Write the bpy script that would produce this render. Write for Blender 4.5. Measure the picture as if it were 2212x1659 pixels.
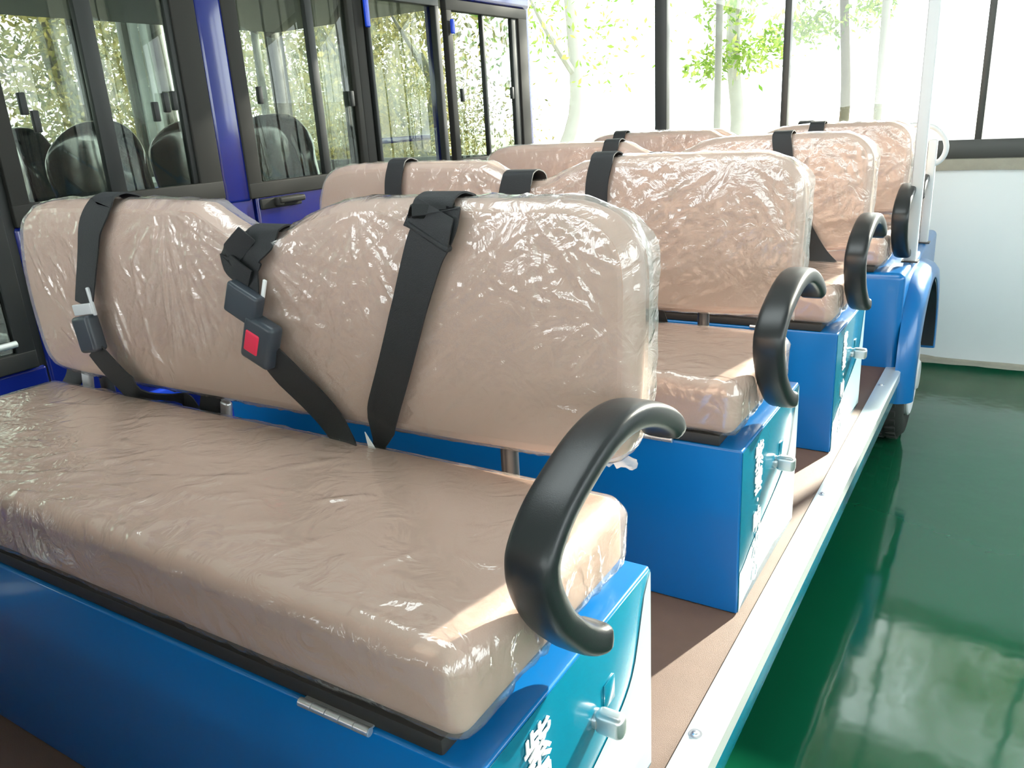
import bpy, math, random
import numpy as np
from mathutils import Vector, Matrix, geometry

for o in list(bpy.data.objects):
    bpy.data.objects.remove(o)
S = bpy.context.scene
COL = S.collection
random.seed(7)
RNG = np.random.default_rng(11)

# ------------------------------------------------------------------ camera, light, exposure
cam = bpy.data.cameras.new('camera')
cam.sensor_width = 36.0
cam.lens = 36.0 * 1747.4 / 2212
cam.clip_start = 0.02
cam.clip_end = 300
camo = bpy.data.objects.new('camera', cam)
camo.location = (0.354456, -0.456043, 0.557950)
camo.rotation_euler = (1.2504153, 0.0573168, 0.5512626)
COL.objects.link(camo)
S.camera = camo

w = bpy.data.worlds.new('sky')
S.world = w
w.use_nodes = True
bg = w.node_tree.nodes['Background']
bg.inputs[0].default_value = (0.93, 0.98, 1.0, 1)
bg.inputs[1].default_value = 5.4

SUN_EL, SUN_AZ = math.radians(18.0), math.radians(17.2)   # azimuth from +y towards +x
sun = bpy.data.lights.new('sun', 'SUN')
sun.energy = 18.0
sun.angle = math.radians(0.8)
sun.color = (1.0, 0.93, 0.80)
suno = bpy.data.objects.new('sun', sun)
sd = Vector((math.sin(SUN_AZ) * math.cos(SUN_EL), math.cos(SUN_AZ) * math.cos(SUN_EL), math.sin(SUN_EL)))
suno.rotation_euler = (-sd).to_track_quat('-Z', 'Y').to_euler()
suno.location = sd * 20
COL.objects.link(suno)

S.view_settings.view_transform = 'Standard'
S.view_settings.look = 'None'
S.view_settings.gamma = 1
S.view_settings.use_curve_mapping = False
S.view_settings.exposure = 0.45
S.cycles.transparent_max_bounces = 24
S.cycles.max_bounces = 10
S.cycles.diffuse_bounces = 5

# ------------------------------------------------------------------ materials
def srgb(r, g, b):
    f = lambda c: (c / 255 / 12.92) if c <= 10 else ((c / 255 + 0.055) / 1.055) ** 2.4
    return (f(r), f(g), f(b), 1)

def mat(name, col, rough=0.5, metal=0.0, spec=0.5, coat=0.0, noise=0.0, nscale=40.0, bump=0.0, bscale=200.0, stretch=(1, 1, 1)):
    m = bpy.data.materials.new(name)
    m.use_nodes = True
    nt = m.node_tree
    p = nt.nodes['Principled BSDF']
    p.inputs['Base Color'].default_value = col
    p.inputs['Roughness'].default_value = rough
    p.inputs['Metallic'].default_value = metal
    p.inputs['Specular IOR Level'].default_value = spec
    p.inputs['Coat Weight'].default_value = coat
    p.inputs['Coat Roughness'].default_value = 0.08
    if noise or bump:
        tc = nt.nodes.new('ShaderNodeTexCoord')
        mp = nt.nodes.new('ShaderNodeMapping')
        mp.inputs['Scale'].default_value = stretch
        nt.links.new(tc.outputs['Object'], mp.inputs['Vector'])
    if noise:
        n = nt.nodes.new('ShaderNodeTexNoise')
        n.inputs['Scale'].default_value = nscale
        n.inputs['Detail'].default_value = 5
        nt.links.new(mp.outputs[0], n.inputs['Vector'])
        mx = nt.nodes.new('ShaderNodeMixRGB')
        mx.blend_type = 'MIX'
        c = np.array(col[:3])
        mx.inputs[1].default_value = (*np.clip(c * (1 - noise), 0, 1), 1)
        mx.inputs[2].default_value = (*np.clip(c * (1 + noise), 0, 1), 1)
        nt.links.new(n.outputs['Fac'], mx.inputs[0])
        nt.links.new(mx.outputs[0], p.inputs['Base Color'])
    if bump:
        n2 = nt.nodes.new('ShaderNodeTexNoise')
        n2.inputs['Scale'].default_value = bscale
        n2.inputs['Detail'].default_value = 3
        nt.links.new(mp.outputs[0], n2.inputs['Vector'])
        b = nt.nodes.new('ShaderNodeBump')
        b.inputs['Strength'].default_value = bump
        b.inputs['Distance'].default_value = 0.004
        nt.links.new(n2.outputs['Fac'], b.inputs['Height'])
        nt.links.new(b.outputs[0], p.inputs['Normal'])
    return m

def schlick(nt, f0, normal=None):
    lw = nt.nodes.new('ShaderNodeLayerWeight'); lw.inputs['Blend'].default_value = 0.5
    if normal is not None: nt.links.new(normal, lw.inputs['Normal'])
    pw = nt.nodes.new('ShaderNodeMath'); pw.operation = 'POWER'; pw.inputs[1].default_value = 5.0
    nt.links.new(lw.outputs['Facing'], pw.inputs[0])
    ma = nt.nodes.new('ShaderNodeMath'); ma.operation = 'MULTIPLY_ADD'; ma.inputs[1].default_value = 1 - f0; ma.inputs[2].default_value = f0
    nt.links.new(pw.outputs[0], ma.inputs[0])
    return ma.outputs[0]

def film_mat(name, haze, crinkle, cscale):
    m = bpy.data.materials.new(name)
    m.use_nodes = True
    nt = m.node_tree
    N = nt.nodes.new
    L = nt.links.new
    out = nt.nodes['Material Output']
    p = nt.nodes['Principled BSDF']
    p.inputs['Base Color'].default_value = (0.92, 0.87, 0.84, 1)
    p.inputs['Roughness'].default_value = 0.3
    p.inputs['Specular IOR Level'].default_value = 0.5
    tc = N('ShaderNodeTexCoord')
    n1 = N('ShaderNodeTexNoise')
    n1.inputs['Scale'].default_value = cscale
    n1.inputs['Detail'].default_value = 4
    n1.inputs['Distortion'].default_value = 1.2
    L(tc.outputs['Object'], n1.inputs['Vector'])
    r1 = N('ShaderNodeMath'); r1.operation = 'SUBTRACT'; r1.inputs[1].default_value = 0.5
    L(n1.outputs['Fac'], r1.inputs[0])
    r2 = N('ShaderNodeMath'); r2.operation = 'ABSOLUTE'
    L(r1.outputs[0], r2.inputs[0])
    r3 = N('ShaderNodeMath'); r3.operation = 'MULTIPLY'; r3.inputs[1].default_value = -5.0
    L(r2.outputs[0], r3.inputs[0])
    b = N('ShaderNodeBump')
    b.inputs['Strength'].default_value = crinkle
    b.inputs['Distance'].default_value = 0.003
    L(r3.outputs[0], b.inputs['Height'])
    L(b.outputs[0], p.inputs['Normal'])
    tl = N('ShaderNodeBsdfTranslucent')
    tl.inputs[0].default_value = (0.95, 0.93, 0.86, 1)
    body = N('ShaderNodeMixShader'); body.inputs[0].default_value = 0.3
    L(p.outputs[0], body.inputs[1]); L(tl.outputs[0], body.inputs[2])
    gl = N('ShaderNodeBsdfGlossy')
    gl.inputs['Roughness'].default_value = 0.08
    L(b.outputs[0], gl.inputs['Normal'])
    tr = N('ShaderNodeBsdfTransparent')
    tr.inputs[0].default_value = (0.97, 0.97, 0.96, 1)
    hz = N('ShaderNodeMixShader'); hz.inputs[0].default_value = haze
    L(tr.outputs[0], hz.inputs[1]); L(body.outputs[0], hz.inputs[2])
    mx = N('ShaderNodeMixShader')
    L(schlick(nt, 0.11, b.outputs[0]), mx.inputs[0]); L(hz.outputs[0], mx.inputs[1]); L(gl.outputs[0], mx.inputs[2])
    L(mx.outputs[0], out.inputs['Surface'])
    return m

def glass_mat(name, tint, ior=1.5, rough=0.0):
    m = bpy.data.materials.new(name)
    m.use_nodes = True
    nt = m.node_tree
    out = nt.nodes['Material Output']
    nt.nodes.remove(nt.nodes['Principled BSDF'])
    tr = nt.nodes.new('ShaderNodeBsdfTransparent'); tr.inputs[0].default_value = tint
    gl = nt.nodes.new('ShaderNodeBsdfGlossy'); gl.inputs['Roughness'].default_value = rough
    mx = nt.nodes.new('ShaderNodeMixShader')
    nt.links.new(schlick(nt, ((ior - 1) / (ior + 1)) ** 2), mx.inputs[0]); nt.links.new(tr.outputs[0], mx.inputs[1]); nt.links.new(gl.outputs[0], mx.inputs[2])
    nt.links.new(mx.outputs[0], out.inputs['Surface'])
    return m

def leaf_mat(name, c1, c2, trans):
    m = bpy.data.materials.new(name)
    m.use_nodes = True
    nt = m.node_tree
    out = nt.nodes['Material Output']
    nt.nodes.remove(nt.nodes['Principled BSDF'])
    g = nt.nodes.new('ShaderNodeNewGeometry')
    mx = nt.nodes.new('ShaderNodeMixRGB'); mx.inputs[1].default_value = c1; mx.inputs[2].default_value = c2
    nt.links.new(g.outputs['Random Per Island'], mx.inputs[0])
    d = nt.nodes.new('ShaderNodeBsdfDiffuse'); t = nt.nodes.new('ShaderNodeBsdfTranslucent')
    nt.links.new(mx.outputs[0], d.inputs[0]); nt.links.new(mx.outputs[0], t.inputs[0])
    ms = nt.nodes.new('ShaderNodeMixShader'); ms.inputs[0].default_value = trans
    nt.links.new(d.outputs[0], ms.inputs[1]); nt.links.new(t.outputs[0], ms.inputs[2])
    nt.links.new(ms.outputs[0], out.inputs['Surface'])
    return m

M = dict(
    vinyl=mat('beige_vinyl', (0.56, 0.375, 0.30, 1), 0.5, noise=0.05, nscale=9, bump=0.08, bscale=500),
    film=film_mat('plastic_film', 0.22, 0.26, 26),
    film_seat=film_mat('plastic_film_seat', 0.15, 0.32, 18),
    film_edge=film_mat('plastic_film_edge', 0.34, 0.6, 40),
    blue=mat('blue_paint', (0.001, 0.135, 0.40, 1), 0.28, coat=0.25, noise=0.06, nscale=3),
    teal=mat('sunlit_blue', (0.0, 0.155, 0.25, 1), 0.22, coat=0.5, noise=0.18, nscale=4),  # blue paint with sunlight put into the colour, so it turns teal
    wave=mat('white_sticker', (0.36, 0.50, 0.54, 1), 0.3, coat=0.3),
    black=mat('black_rubber', (0.018, 0.020, 0.022, 1), 0.36, bump=0.06, bscale=900),
    belt=mat('black_webbing', (0.016, 0.017, 0.019, 1), 0.62, bump=0.25, bscale=700),
    buckle=mat('grey_black_plastic', (0.045, 0.055, 0.070, 1), 0.38),
    red=mat('red_button', (0.80, 0.03, 0.085, 1), 0.35),
    white=mat('white_paint', (0.60, 0.62, 0.64, 1), 0.35),
    chrome=mat('chrome', (0.72, 0.73, 0.74, 1), 0.3, metal=0.8),
    alu=mat('brushed_aluminium', (0.80, 0.84, 0.82, 1), 0.34, metal=0.55, noise=0.05, nscale=8, stretch=(1, 0.05, 1)),
    mat_floor=mat('brown_floor_mat', (0.15, 0.083, 0.055, 1), 0.6, bump=0.3, bscale=900, noise=0.12, nscale=30),
    tray=mat('black_board', (0.02, 0.018, 0.016, 1), 0.6),
    steel=mat('dark_steel', (0.03, 0.032, 0.036, 1), 0.35),
    tyre=mat('tyre_rubber', (0.025, 0.026, 0.024, 1), 0.8, bump=0.3, bscale=60),
    bus_blue=mat('royal_blue_paint', (0.007, 0.016, 0.17, 1), 0.16, coat=0.5),
    bus_bright=mat('bright_blue_paint', (0.012, 0.06, 0.60, 1), 0.25),
    bus_frame=mat('grey_window_frame', (0.030, 0.029, 0.026, 1), 0.55, spec=0.15),
    bus_black=mat('black_rubber_seal', (0.012, 0.014, 0.013, 1), 0.5),
    bus_grey=mat('grey_interior', (0.05, 0.06, 0.065, 1), 0.6),
    bus_seat=mat('black_leatherette', (0.02, 0.026, 0.030, 1), 0.2, coat=0.8, bump=0.08, bscale=30),
    glass=glass_mat('bus_glass', (0.79, 0.82, 0.78, 1), 1.45),
    pane=glass_mat('window_glass', (0.96, 0.985, 0.975, 1), 1.45),
    wall=mat('white_wall_paint', (0.76, 0.80, 0.82, 1), 0.65, noise=0.05, nscale=2.2),
    concrete=mat('raw_concrete', (0.36, 0.34, 0.28, 1), 0.85, noise=0.22, nscale=14, bump=0.6, bscale=60),
    frame=mat('dark_aluminium_frame', (0.045, 0.047, 0.043, 1), 0.4),
    ceil=mat('ceiling_paint', (0.62, 0.64, 0.65, 1), 0.7),
    bark=mat('tree_bark', (0.11, 0.10, 0.07, 1), 0.85, noise=0.3, nscale=12, bump=0.7, bscale=25, stretch=(1, 1, 0.25)),
    pale_bark=mat('pale_bark', (0.30, 0.30, 0.275, 1), 0.8, noise=0.1, nscale=10),
    leaf=leaf_mat('leaf_green', (0.42, 0.50, 0.18, 1), (0.74, 0.76, 0.50, 1), 0.5),
    leaf_mid=leaf_mat('leaf_mid', (0.10, 0.20, 0.03, 1), (0.30, 0.38, 0.10, 1), 0.4),
    leaf_dark=leaf_mat('leaf_olive', (0.07, 0.08, 0.02, 1), (0.40, 0.33, 0.13, 1), 0.4),
    paper=mat('white_label', (0.85, 0.86, 0.86, 1), 0.6),
    ground=mat('outdoor_ground', (0.32, 0.31, 0.25, 1), 0.9, noise=0.25, nscale=3),
)

# green epoxy floor: paint with scuffs, tiny roughness variation
def floor_mat():
    m = mat('green_epoxy', (0.005, 0.112, 0.052, 1), 0.12, spec=0.36, coat=0.0, noise=0.22, nscale=1.7)
    nt = m.node_tree
    p = nt.nodes['Principled BSDF']
    tc = nt.nodes.new('ShaderNodeTexCoord')
    n = nt.nodes.new('ShaderNodeTexNoise'); n.inputs['Scale'].default_value = 5; n.inputs['Detail'].default_value = 6
    nt.links.new(tc.outputs['Object'], n.inputs['Vector'])
    mr = nt.nodes.new('ShaderNodeMapRange'); mr.inputs[3].default_value = 0.02; mr.inputs[4].default_value = 0.13
    nt.links.new(n.outputs['Fac'], mr.inputs[0]); nt.links.new(mr.outputs[0], p.inputs['Roughness'])
    n2 = nt.nodes.new('ShaderNodeTexNoise'); n2.inputs['Scale'].default_value = 9; n2.inputs['Detail'].default_value = 2
    nt.links.new(tc.outputs['Object'], n2.inputs['Vector'])
    b = nt.nodes.new('ShaderNodeBump'); b.inputs['Strength'].default_value = 0.10; b.inputs['Distance'].default_value = 0.006
    nt.links.new(n2.outputs['Fac'], b.inputs['Height']); nt.links.new(b.outputs[0], p.inputs['Normal'])
    return m
M['floor'] = floor_mat()

# ------------------------------------------------------------------ mesh helpers
class MB:
    def __init__(s):
        s.v = []; s.f = []
    def add(s, v, f):
        o = len(s.v)
        s.v += [tuple(map(float, q)) for q in v]
        s.f += [tuple(i + o for i in q) for q in f]
        return s
    def rbox(s, c, size, r=0.004, k=2, n=(0, 0, 0), rot=None, disp=None):
        """box with rounded edges; n = interior cuts per axis; disp(P, Nrm) displaces"""
        h = np.array(size) / 2.0
        r = min(r, *(h * 0.98))
        ax = []
        for i in range(3):
            e = [h[i] - r + r * math.tan(t * math.pi / 4 / k) for t in range(k + 1)]
            inner = list(np.linspace(-(h[i] - r), h[i] - r, n[i] + 2))
            ax.append([-q for q in reversed(e)] + inner[1:-1] + e)
        keys = {}; V = []; F = []
        def vid(p):
            q = tuple(round(t, 6) for t in p)
            if q not in keys:
                keys[q] = len(V); V.append(p)
            return keys[q]
        for a in range(3):
            b, c2 = (a + 1) % 3, (a + 2) % 3
            for sg in (-1, 1):
                A, B = ax[b], ax[c2]
                ids = []
                for u in A:
                    row = []
                    for v in B:
                        p = [0, 0, 0]; p[a] = sg * h[a]; p[b] = u; p[c2] = v
                        row.append(vid(tuple(p)))
                    ids.append(row)
                for i in range(len(A) - 1):
                    for j in range(len(B) - 1):
                        q = (ids[i][j], ids[i + 1][j], ids[i + 1][j + 1], ids[i][j + 1])
                        F.append(q if sg > 0 else q[::-1])
        P = np.array(V)
        inn = np.clip(P, -(h - r), h - r)
        d = P - inn
        ln = np.linalg.norm(d, axis=1, keepdims=True); ln[ln == 0] = 1
        nr = d / ln
        P = inn + nr * r
        if disp is not None:
            P = disp(P, nr)
        if rot is not None:
            P = P @ np.array(rot.to_3x3()).T
        return s.add(P + np.array(c), F)
    def box(s, lo, hi, r=0.003, k=1, rot=None):
        lo = np.array(lo, float); hi = np.array(hi, float)
        return s.rbox((lo + hi) / 2, np.abs(hi - lo), r, k, rot=rot)
    def tube(s, pts, rad, n=12, cap=True, flat=None):
        """flat=(wx, wn): elliptical/rounded-rect cross-section handled by caller"""
        pts = [Vector(p) for p in pts]
        rad = [float(q) for q in ([rad] * len(pts) if not hasattr(rad, "__len__") else rad)]
        up = None; V = []; F = []
        for i, p in enumerate(pts):
            t = (pts[min(i + 1, len(pts) - 1)] - pts[max(i - 1, 0)]).normalized()
            if up is None:
                up = Vector((0, 0, 1)) if abs(t.z) < 0.9 else Vector((1, 0, 0))
            a = t.cross(up).normalized(); b = a.cross(t).normalized(); up = b
            for j in range(n):
                th = 2 * math.pi * j / n
                V.append(p + rad[i] * (math.cos(th) * a + math.sin(th) * b))
        for i in range(len(pts) - 1):
            for j in range(n):
                F.append((i * n + j, i * n + (j + 1) % n, (i + 1) * n + (j + 1) % n, (i + 1) * n + j))
        if cap:
            F.append(tuple(range(n))[::-1]); F.append(tuple((len(pts) - 1) * n + j for j in range(n)))
        return s.add(V, F)
    def ribbon(s, pts, sides, widths, th):
        pts = [Vector(p) for p in pts]; V = []; F = []
        n = len(pts)
        for i, p in enumerate(pts):
            t = (pts[min(i + 1, n - 1)] - pts[max(i - 1, 0)]).normalized()
            sd = Vector(sides[i]); sd = (sd - t * sd.dot(t)).normalized()
            nn = t.cross(sd).normalized()
            wv = widths[i] / 2
            for a, b in ((-1, -1), (1, -1), (1, 1), (-1, 1)):
                V.append(p + sd * wv * a + nn * th / 2 * b)
        for i in range(n - 1):
            for j in range(4):
                F.append((i * 4 + j, i * 4 + (j + 1) % 4, (i + 1) * 4 + (j + 1) % 4, (i + 1) * 4 + j))
        F.append((3, 2, 1, 0)); F.append(tuple((n - 1) * 4 + j for j in range(4)))
        return s.add(V, F)
    def prism(s, poly, fn, d0, d1):
        """poly list of 2D points, fn(u, v, d) -> 3D"""
        n = len(poly)
        V = [fn(u, v, d0) for u, v in poly] + [fn(u, v, d1) for u, v in poly]
        F = [tuple(range(n))[::-1], tuple(range(n, 2 * n))]
        for i in range(n):
            F.append((i, (i + 1) % n, n + (i + 1) % n, n + i))
        return s.add(V, F)
    def lathe(s, prof, fn, n=40):
        """prof list of (r, h); fn(r, ang, h) -> 3D"""
        V = []; F = []; k = len(prof)
        for j in range(n):
            a = 2 * math.pi * j / n
            V += [fn(r, a, h) for r, h in prof]
        for j in range(n):
            for i in range(k - 1):
                F.append((j * k + i, j * k + i + 1, ((j + 1) % n) * k + i + 1, ((j + 1) % n) * k + i))
        return s.add(V, F)
    def mesh(s, name, m, smooth=True, ang=40):
        me = bpy.data.meshes.new(name)
        me.from_pydata(s.v, [], s.f)
        me.materials.append(m)
        import bmesh
        bm = bmesh.new(); bm.from_mesh(me)
        bmesh.ops.recalc_face_normals(bm, faces=bm.faces)
        if smooth:
            for f in bm.faces: f.smooth = True
            lim = math.radians(ang)
            for e in bm.edges:
                if len(e.link_faces) == 2 and e.calc_face_angle(0) > lim: e.smooth = False
        bm.to_mesh(me); bm.free()
        return me

def link(name, data, parent=None, loc=None, **kw):
    o = bpy.data.objects.new(name, data)
    COL.objects.link(o)
    if parent is not None: o.parent = parent
    if loc is not None: o.location = loc
    for k, v in kw.items(): o[k] = v
    return o

def thing(name, label, cat, loc, group=None):
    o = link(name, None, loc=loc, label=label, category=cat)
    o.empty_display_size = 0.1
    if group: o['group'] = group
    return o

def build(mb, name, m, parent=None, off=(0, 0, 0), smooth=True, **kw):
    """verts given in world coords of row 0; off = world position of the thing's origin"""
    o3 = np.array(off)
    mb.v = [tuple(np.array(p) - o3) for p in mb.v]
    return link(name, mb.mesh(name, m, smooth), parent, **kw)

def catmull(pts, k=6):
    P = [Vector(p) for p in pts]; out = []
    for i in range(len(P) - 1):
        p0, p1, p2, p3 = P[max(i - 1, 0)], P[i], P[i + 1], P[min(i + 2, len(P) - 1)]
        for j in range(k):
            t = j / k
            out.append(0.5 * ((2 * p1) + (p2 - p0) * t + (2 * p0 - 5 * p1 + 4 * p2 - p3) * t * t + (3 * p1 - p0 - 3 * p2 + p3) * t ** 3))
    out.append(P[-1])
    return out

_perm = RNG.random((64, 64, 4))
def vnoise(x, y, ch=0):
    x = np.asarray(x, float); y = np.asarray(y, float)
    xi = np.floor(x).astype(int); yi = np.floor(y).astype(int)
    fx = x - xi; fy = y - yi
    fx = fx * fx * (3 - 2 * fx); fy = fy * fy * (3 - 2 * fy)
    g = lambda a, b: _perm[a % 64, b % 64, ch % 4]
    return (g(xi, yi) * (1 - fx) + g(xi + 1, yi) * fx) * (1 - fy) + (g(xi, yi + 1) * (1 - fx) + g(xi + 1, yi + 1) * fx) * fy
def ridge(x, y, ch=0, sharp=6.0):
    n = vnoise(x, y, ch)
    return np.clip(1 - np.abs(n - 0.5) * sharp, 0, 1) ** 1.5

# ------------------------------------------------------------------ room
GZ = -0.69
WY = 3.82
XW, XE, YS, CZ = -5.6, 3.4, -5.2, 2.9
def struct(mb, name, m, **kw):
    return build(mb, name, m, kind='structure', **kw)
struct(MB().box((XW - .2, YS - .2, GZ - 0.12), (XE + .2, WY + .2, GZ), 0.001), 'floor', M['floor'])
mb = MB()
for lo, hi in (((XW - .2, YS - .2), (XE + .2, 0.2)), ((XW - .2, 1.4), (XE + .2, WY + .2)), ((XW - .2, 0.2), (-1.9, 1.4)), ((0.6, 0.2), (XE + .2, 1.4))):
    mb.box((*lo, CZ), (*hi, CZ + .12), 0.001)
struct(mb, 'ceiling', M['ceil'])
struct(MB().box((-1.95, 0.15, CZ + .12), (0.65, 1.45, CZ + .126), 0.001), 'window_7', M['pane'])  # unseen skylight added to brighten the cushion tops

def window_wall(name, wname, n0, a0, a1, fn, openings, muls, z0=0.210, z1=0.256, zt=1.62, door=None):
    """wall running along coordinate a; fn(a, d, z) world point; d = depth into the outside"""
    mb = MB()
    def blk(b, A0, A1, d0, d1, Z0, Z1, r=0.002):
        p, q = np.array(fn(A0, d0, Z0)), np.array(fn(A1, d1, Z1))
        b.box(np.minimum(p, q), np.maximum(p, q), r)
    if door:
        blk(mb, a0, door[0], 0.0, 0.16, GZ, z0); blk(mb, door[1], a1, 0.0, 0.16, GZ, z0)
    else:
        blk(mb, a0, a1, 0.0, 0.16, GZ, z0)
    blk(mb, a0, a1, 0.0, 0.16, zt, CZ)
    edges = [a0] + [e for o in sorted(openings + ([door] if door else [])) for e in o] + [a1]
    for i in range(0, len(edges), 2):
        if edges[i + 1] - edges[i] > 0.01:
            blk(mb, edges[i], edges[i + 1], 0.0, 0.16, z0, zt)
    struct(mb, name, M['wall'])
    for i, (o0, o1) in enumerate(openings):
        f = MB()
        blk(f, o0, o1, 0.03, 0.10, z1, z1 + 0.082)
        blk(f, o0, o1, 0.03, 0.10, zt - 0.06, zt)
        blk(f, o0, o0 + 0.05, 0.032, 0.098, z1 + .08, zt - .058)
        blk(f, o1 - 0.05, o1, 0.032, 0.098, z1 + .08, zt - .058)
        wo = struct(f, '%s_%d' % (wname, n0 + i), M['frame'])
        ms = [(a, wd) for a, wd in muls if o0 < a < o1]
        for a, wd in ms:
            m = MB(); blk(m, a - wd / 2, a + wd / 2, 0.035, 0.085, z1 + 0.08, zt - 0.05)
            build(m, 'mullion', M['frame'], wo)
        ee = [o0 + .05] + [a for a, _ in ms] + [o1 - .05]
        for p, q in zip(ee[:-1], ee[1:]):
            g = MB(); blk(g, p + .005, q - .005, 0.058, 0.062, z1 + 0.08, zt - 0.05, 0.0005)
            build(g, 'glass_pane', M['pane'], wo, smooth=False)
        if name == 'wall_north':
            pass

window_wall('wall_north', 'window', 1, XW, XE, lambda a, d, z: (a, WY + d, z), [(-5.5, 1.25)],
            [(-4.4, .03), (-3.55, .065), (-1.362, .066), (-0.716, .032), (0.142, .028), (0.80, .03)])
window_wall('wall_east', 'window', 2, YS, WY, lambda a, d, z: (XE + d, a, z), [(-4.6, -0.9), (-0.5, 3.3)],
            [(-3.7, .03), (-2.8, .06), (-1.9, .03), (0.45, .03), (1.4, .06), (2.35, .03)])
window_wall('wall_west', 'window', 4, YS, WY, lambda a, d, z: (XW - d, a, z), [(-3.5, 3.75)],
            [(-2.5, .03), (-1.5, .06), (-.5, .03), (0.5, .03), (1.5, .06), (2.5, .03)])
# south side behind the photographer: high window, door opening added for fill light
window_wall('wall_south', 'window', 5, XW, XE, lambda a, d, z: (a, YS - d, z), [(-0.8, 2.9)],
            [(0.1, .03), (1.0, .06), (1.95, .03)], z0=0.50, z1=0.54, zt=2.6, door=(-5.0, -1.2))
mb = MB()
mb.box((-5.06, YS - .02, GZ), (-4.98, YS + .04, 2.6), .004); mb.box((-1.22, YS - .02, GZ), (-1.14, YS + .04, 2.6), .004)
mb.box((-5.06, YS - .02, 2.48), (-1.14, YS + .18, 2.78), .02)
struct(mb, 'door_1', M['frame'])  # frame of the unseen opening added to light the backrests
# concrete sill under the far window, uneven lower edge
V = []; F = []
xs = np.linspace(-5.4, 1.6, 141)
for i, x in enumerate(xs):
    e = 0.006 * vnoise(x * 9, 0.3) + 0.004 * vnoise(x * 31, 2.2)
    V += [(x, WY - 0.012, 0.256), (x, WY - 0.014, 0.212 - e), (x, WY + 0.05, 0.210), (x, WY + 0.05, 0.257)]
for i in range(len(xs) - 1):
    for j in range(4):
        F.append((i * 4 + j, i * 4 + (j + 1) % 4, i * 4 + 4 + (j + 1) % 4, i * 4 + 4 + j))
struct(MB().add(V, F), 'trim_1', M['concrete'])
# unseen eave added over the far window to limit sky glare on the floor
struct(MB().box((XW - .2, WY + .16, 1.92), (XE + .2, 5.25, 2.02), .01), 'added_eave', M['concrete'])
# worn dusty strip along the foot of the far wall
V = []; F = []
xs = np.linspace(-5.5, 3.3, 200)
for x in xs:
    e = 0.03 + 0.035 * vnoise(x * 7, 1.7) + 0.02 * vnoise(x * 29, 4.1)
    V += [(x, WY - 0.001, GZ + 0.012 + 0.012 * vnoise(x * 11, 7)), (x, WY - 0.006, GZ + 0.004), (x, WY - e, GZ + 0.0015)]
for i in range(len(xs) - 1):
    for j in range(2):
        F.append((i * 3 + j, i * 3 + j + 1, i * 3 + 4 + j, i * 3 + 3 + j))
struct(MB().add(V, F), 'baseboard_north', M['concrete'])
# ground outdoors
struct(MB().box((-40, -40, GZ - 0.4), (40, 60, GZ - 0.15), 0.01), 'ground', M['ground'])

# ------------------------------------------------------------------ shuttle cart
CX0, CX1 = -1.30, 0.0
C0 = (-0.65, 1.6, GZ)
cart = thing('shuttle_cart', 'blue open-sided passenger cart carrying the rows of wrapped bench seats', 'vehicle', C0)
# floor mat
mb = MB(); mb.box((-1.36, -0.95, -0.345), (0.03, 2.42, -0.32), 0.003)
build(mb, 'floor_mat', M['mat_floor'], cart, C0, label='brown textured floor mat')
# aluminium tread edge along the right side
mb = MB()
prof = [(0.022, -0.3195), (0.022, -0.317), (0.064, -0.317), (0.071, -0.321), (0.071, -0.352), (0.067, -0.352), (0.067, -0.33)]
mb.prism(prof, lambda u, v, d: (u, d, v), -0.95, 2.41)
trim = build(mb, 'step_trim', M['alu'], cart, C0, label='bright aluminium step edge')
for yy in (-0.39, 0.481, 1.349, 2.2):
    mb = MB()
    mb.lathe([(0.0, 0.004), (0.003, 0.0038), (0.0055, 0.002), (0.006, 0.0)], lambda r, a, h: (0.036 + r * math.cos(a), yy + r * math.sin(a), -0.317 + h), 16)
    mb.lathe([(0.010, 0.0), (0.010, 0.0006), (0.0, 0.0007)], lambda r, a, h: (0.036 + r * math.cos(a), yy + r * math.sin(a), -0.3169 + h), 16)
    build(mb, 'rivet', M['chrome'], trim, C0)
mb = MB(); mb.box((0.035, -0.95, -0.41), (0.066, 2.41, -0.35), 0.003)
build(mb, 'side_skirt', M['teal'], cart, C0)  # same blue as the left skirt, coloured teal as if sunlit
mb = MB(); mb.box((-1.39, -0.95, -0.42), (-1.34, 2.41, -0.31), 0.004)
build(mb, 'side_skirt', M['blue'], cart, C0)
mb = MB(); mb.box((-1.05, -1.6, -0.46), (-0.25, 3.3, -0.35), 0.01)
build(mb, 'chassis', M['steel'], cart, C0)
# rear deck carrying the last two benches
mb = MB()
mb.rbox((-0.65, 2.905, -0.21), (1.41, 1.01, 0.42), 0.022, 3)
deck = build(mb, 'rear_deck', M['blue'], cart, C0)
# flared wheel arch lip (right and left)
def arch(sx, x0):
    V = []; F = []
    na = 40
    prof = [(0.395, 0.0), (0.392, 0.018), (0.380, 0.042), (0.362, 0.056), (0.348, 0.060), (0.338, 0.056), (0.334, 0.040), (0.334, -0.05)]
    cy, cz = 2.76, -0.42
    for i in range(na + 1):
        a = math.radians(-2 + 184 * i / na)
        for r, h in prof:
            k = 1.0 if r < .36 else 1 + 0.10 * abs(math.sin(2 * a)) ** 2
            V.append((x0 + sx * h, cy + r * k * math.cos(a), cz + r * k * math.sin(a)))
    k = len(prof)
    for i in range(na):
        for j in range(k - 1):
            F.append((i * k + j, i * k + j + 1, i * k + k + j + 1, i * k + k + j))
    return MB().add(V, F)
ar = build(arch(1, 0.054), 'wheel_arch', M['blue'], cart, C0)
build(arch(-1, -1.354), 'wheel_arch', M['blue'], cart, C0)
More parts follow.
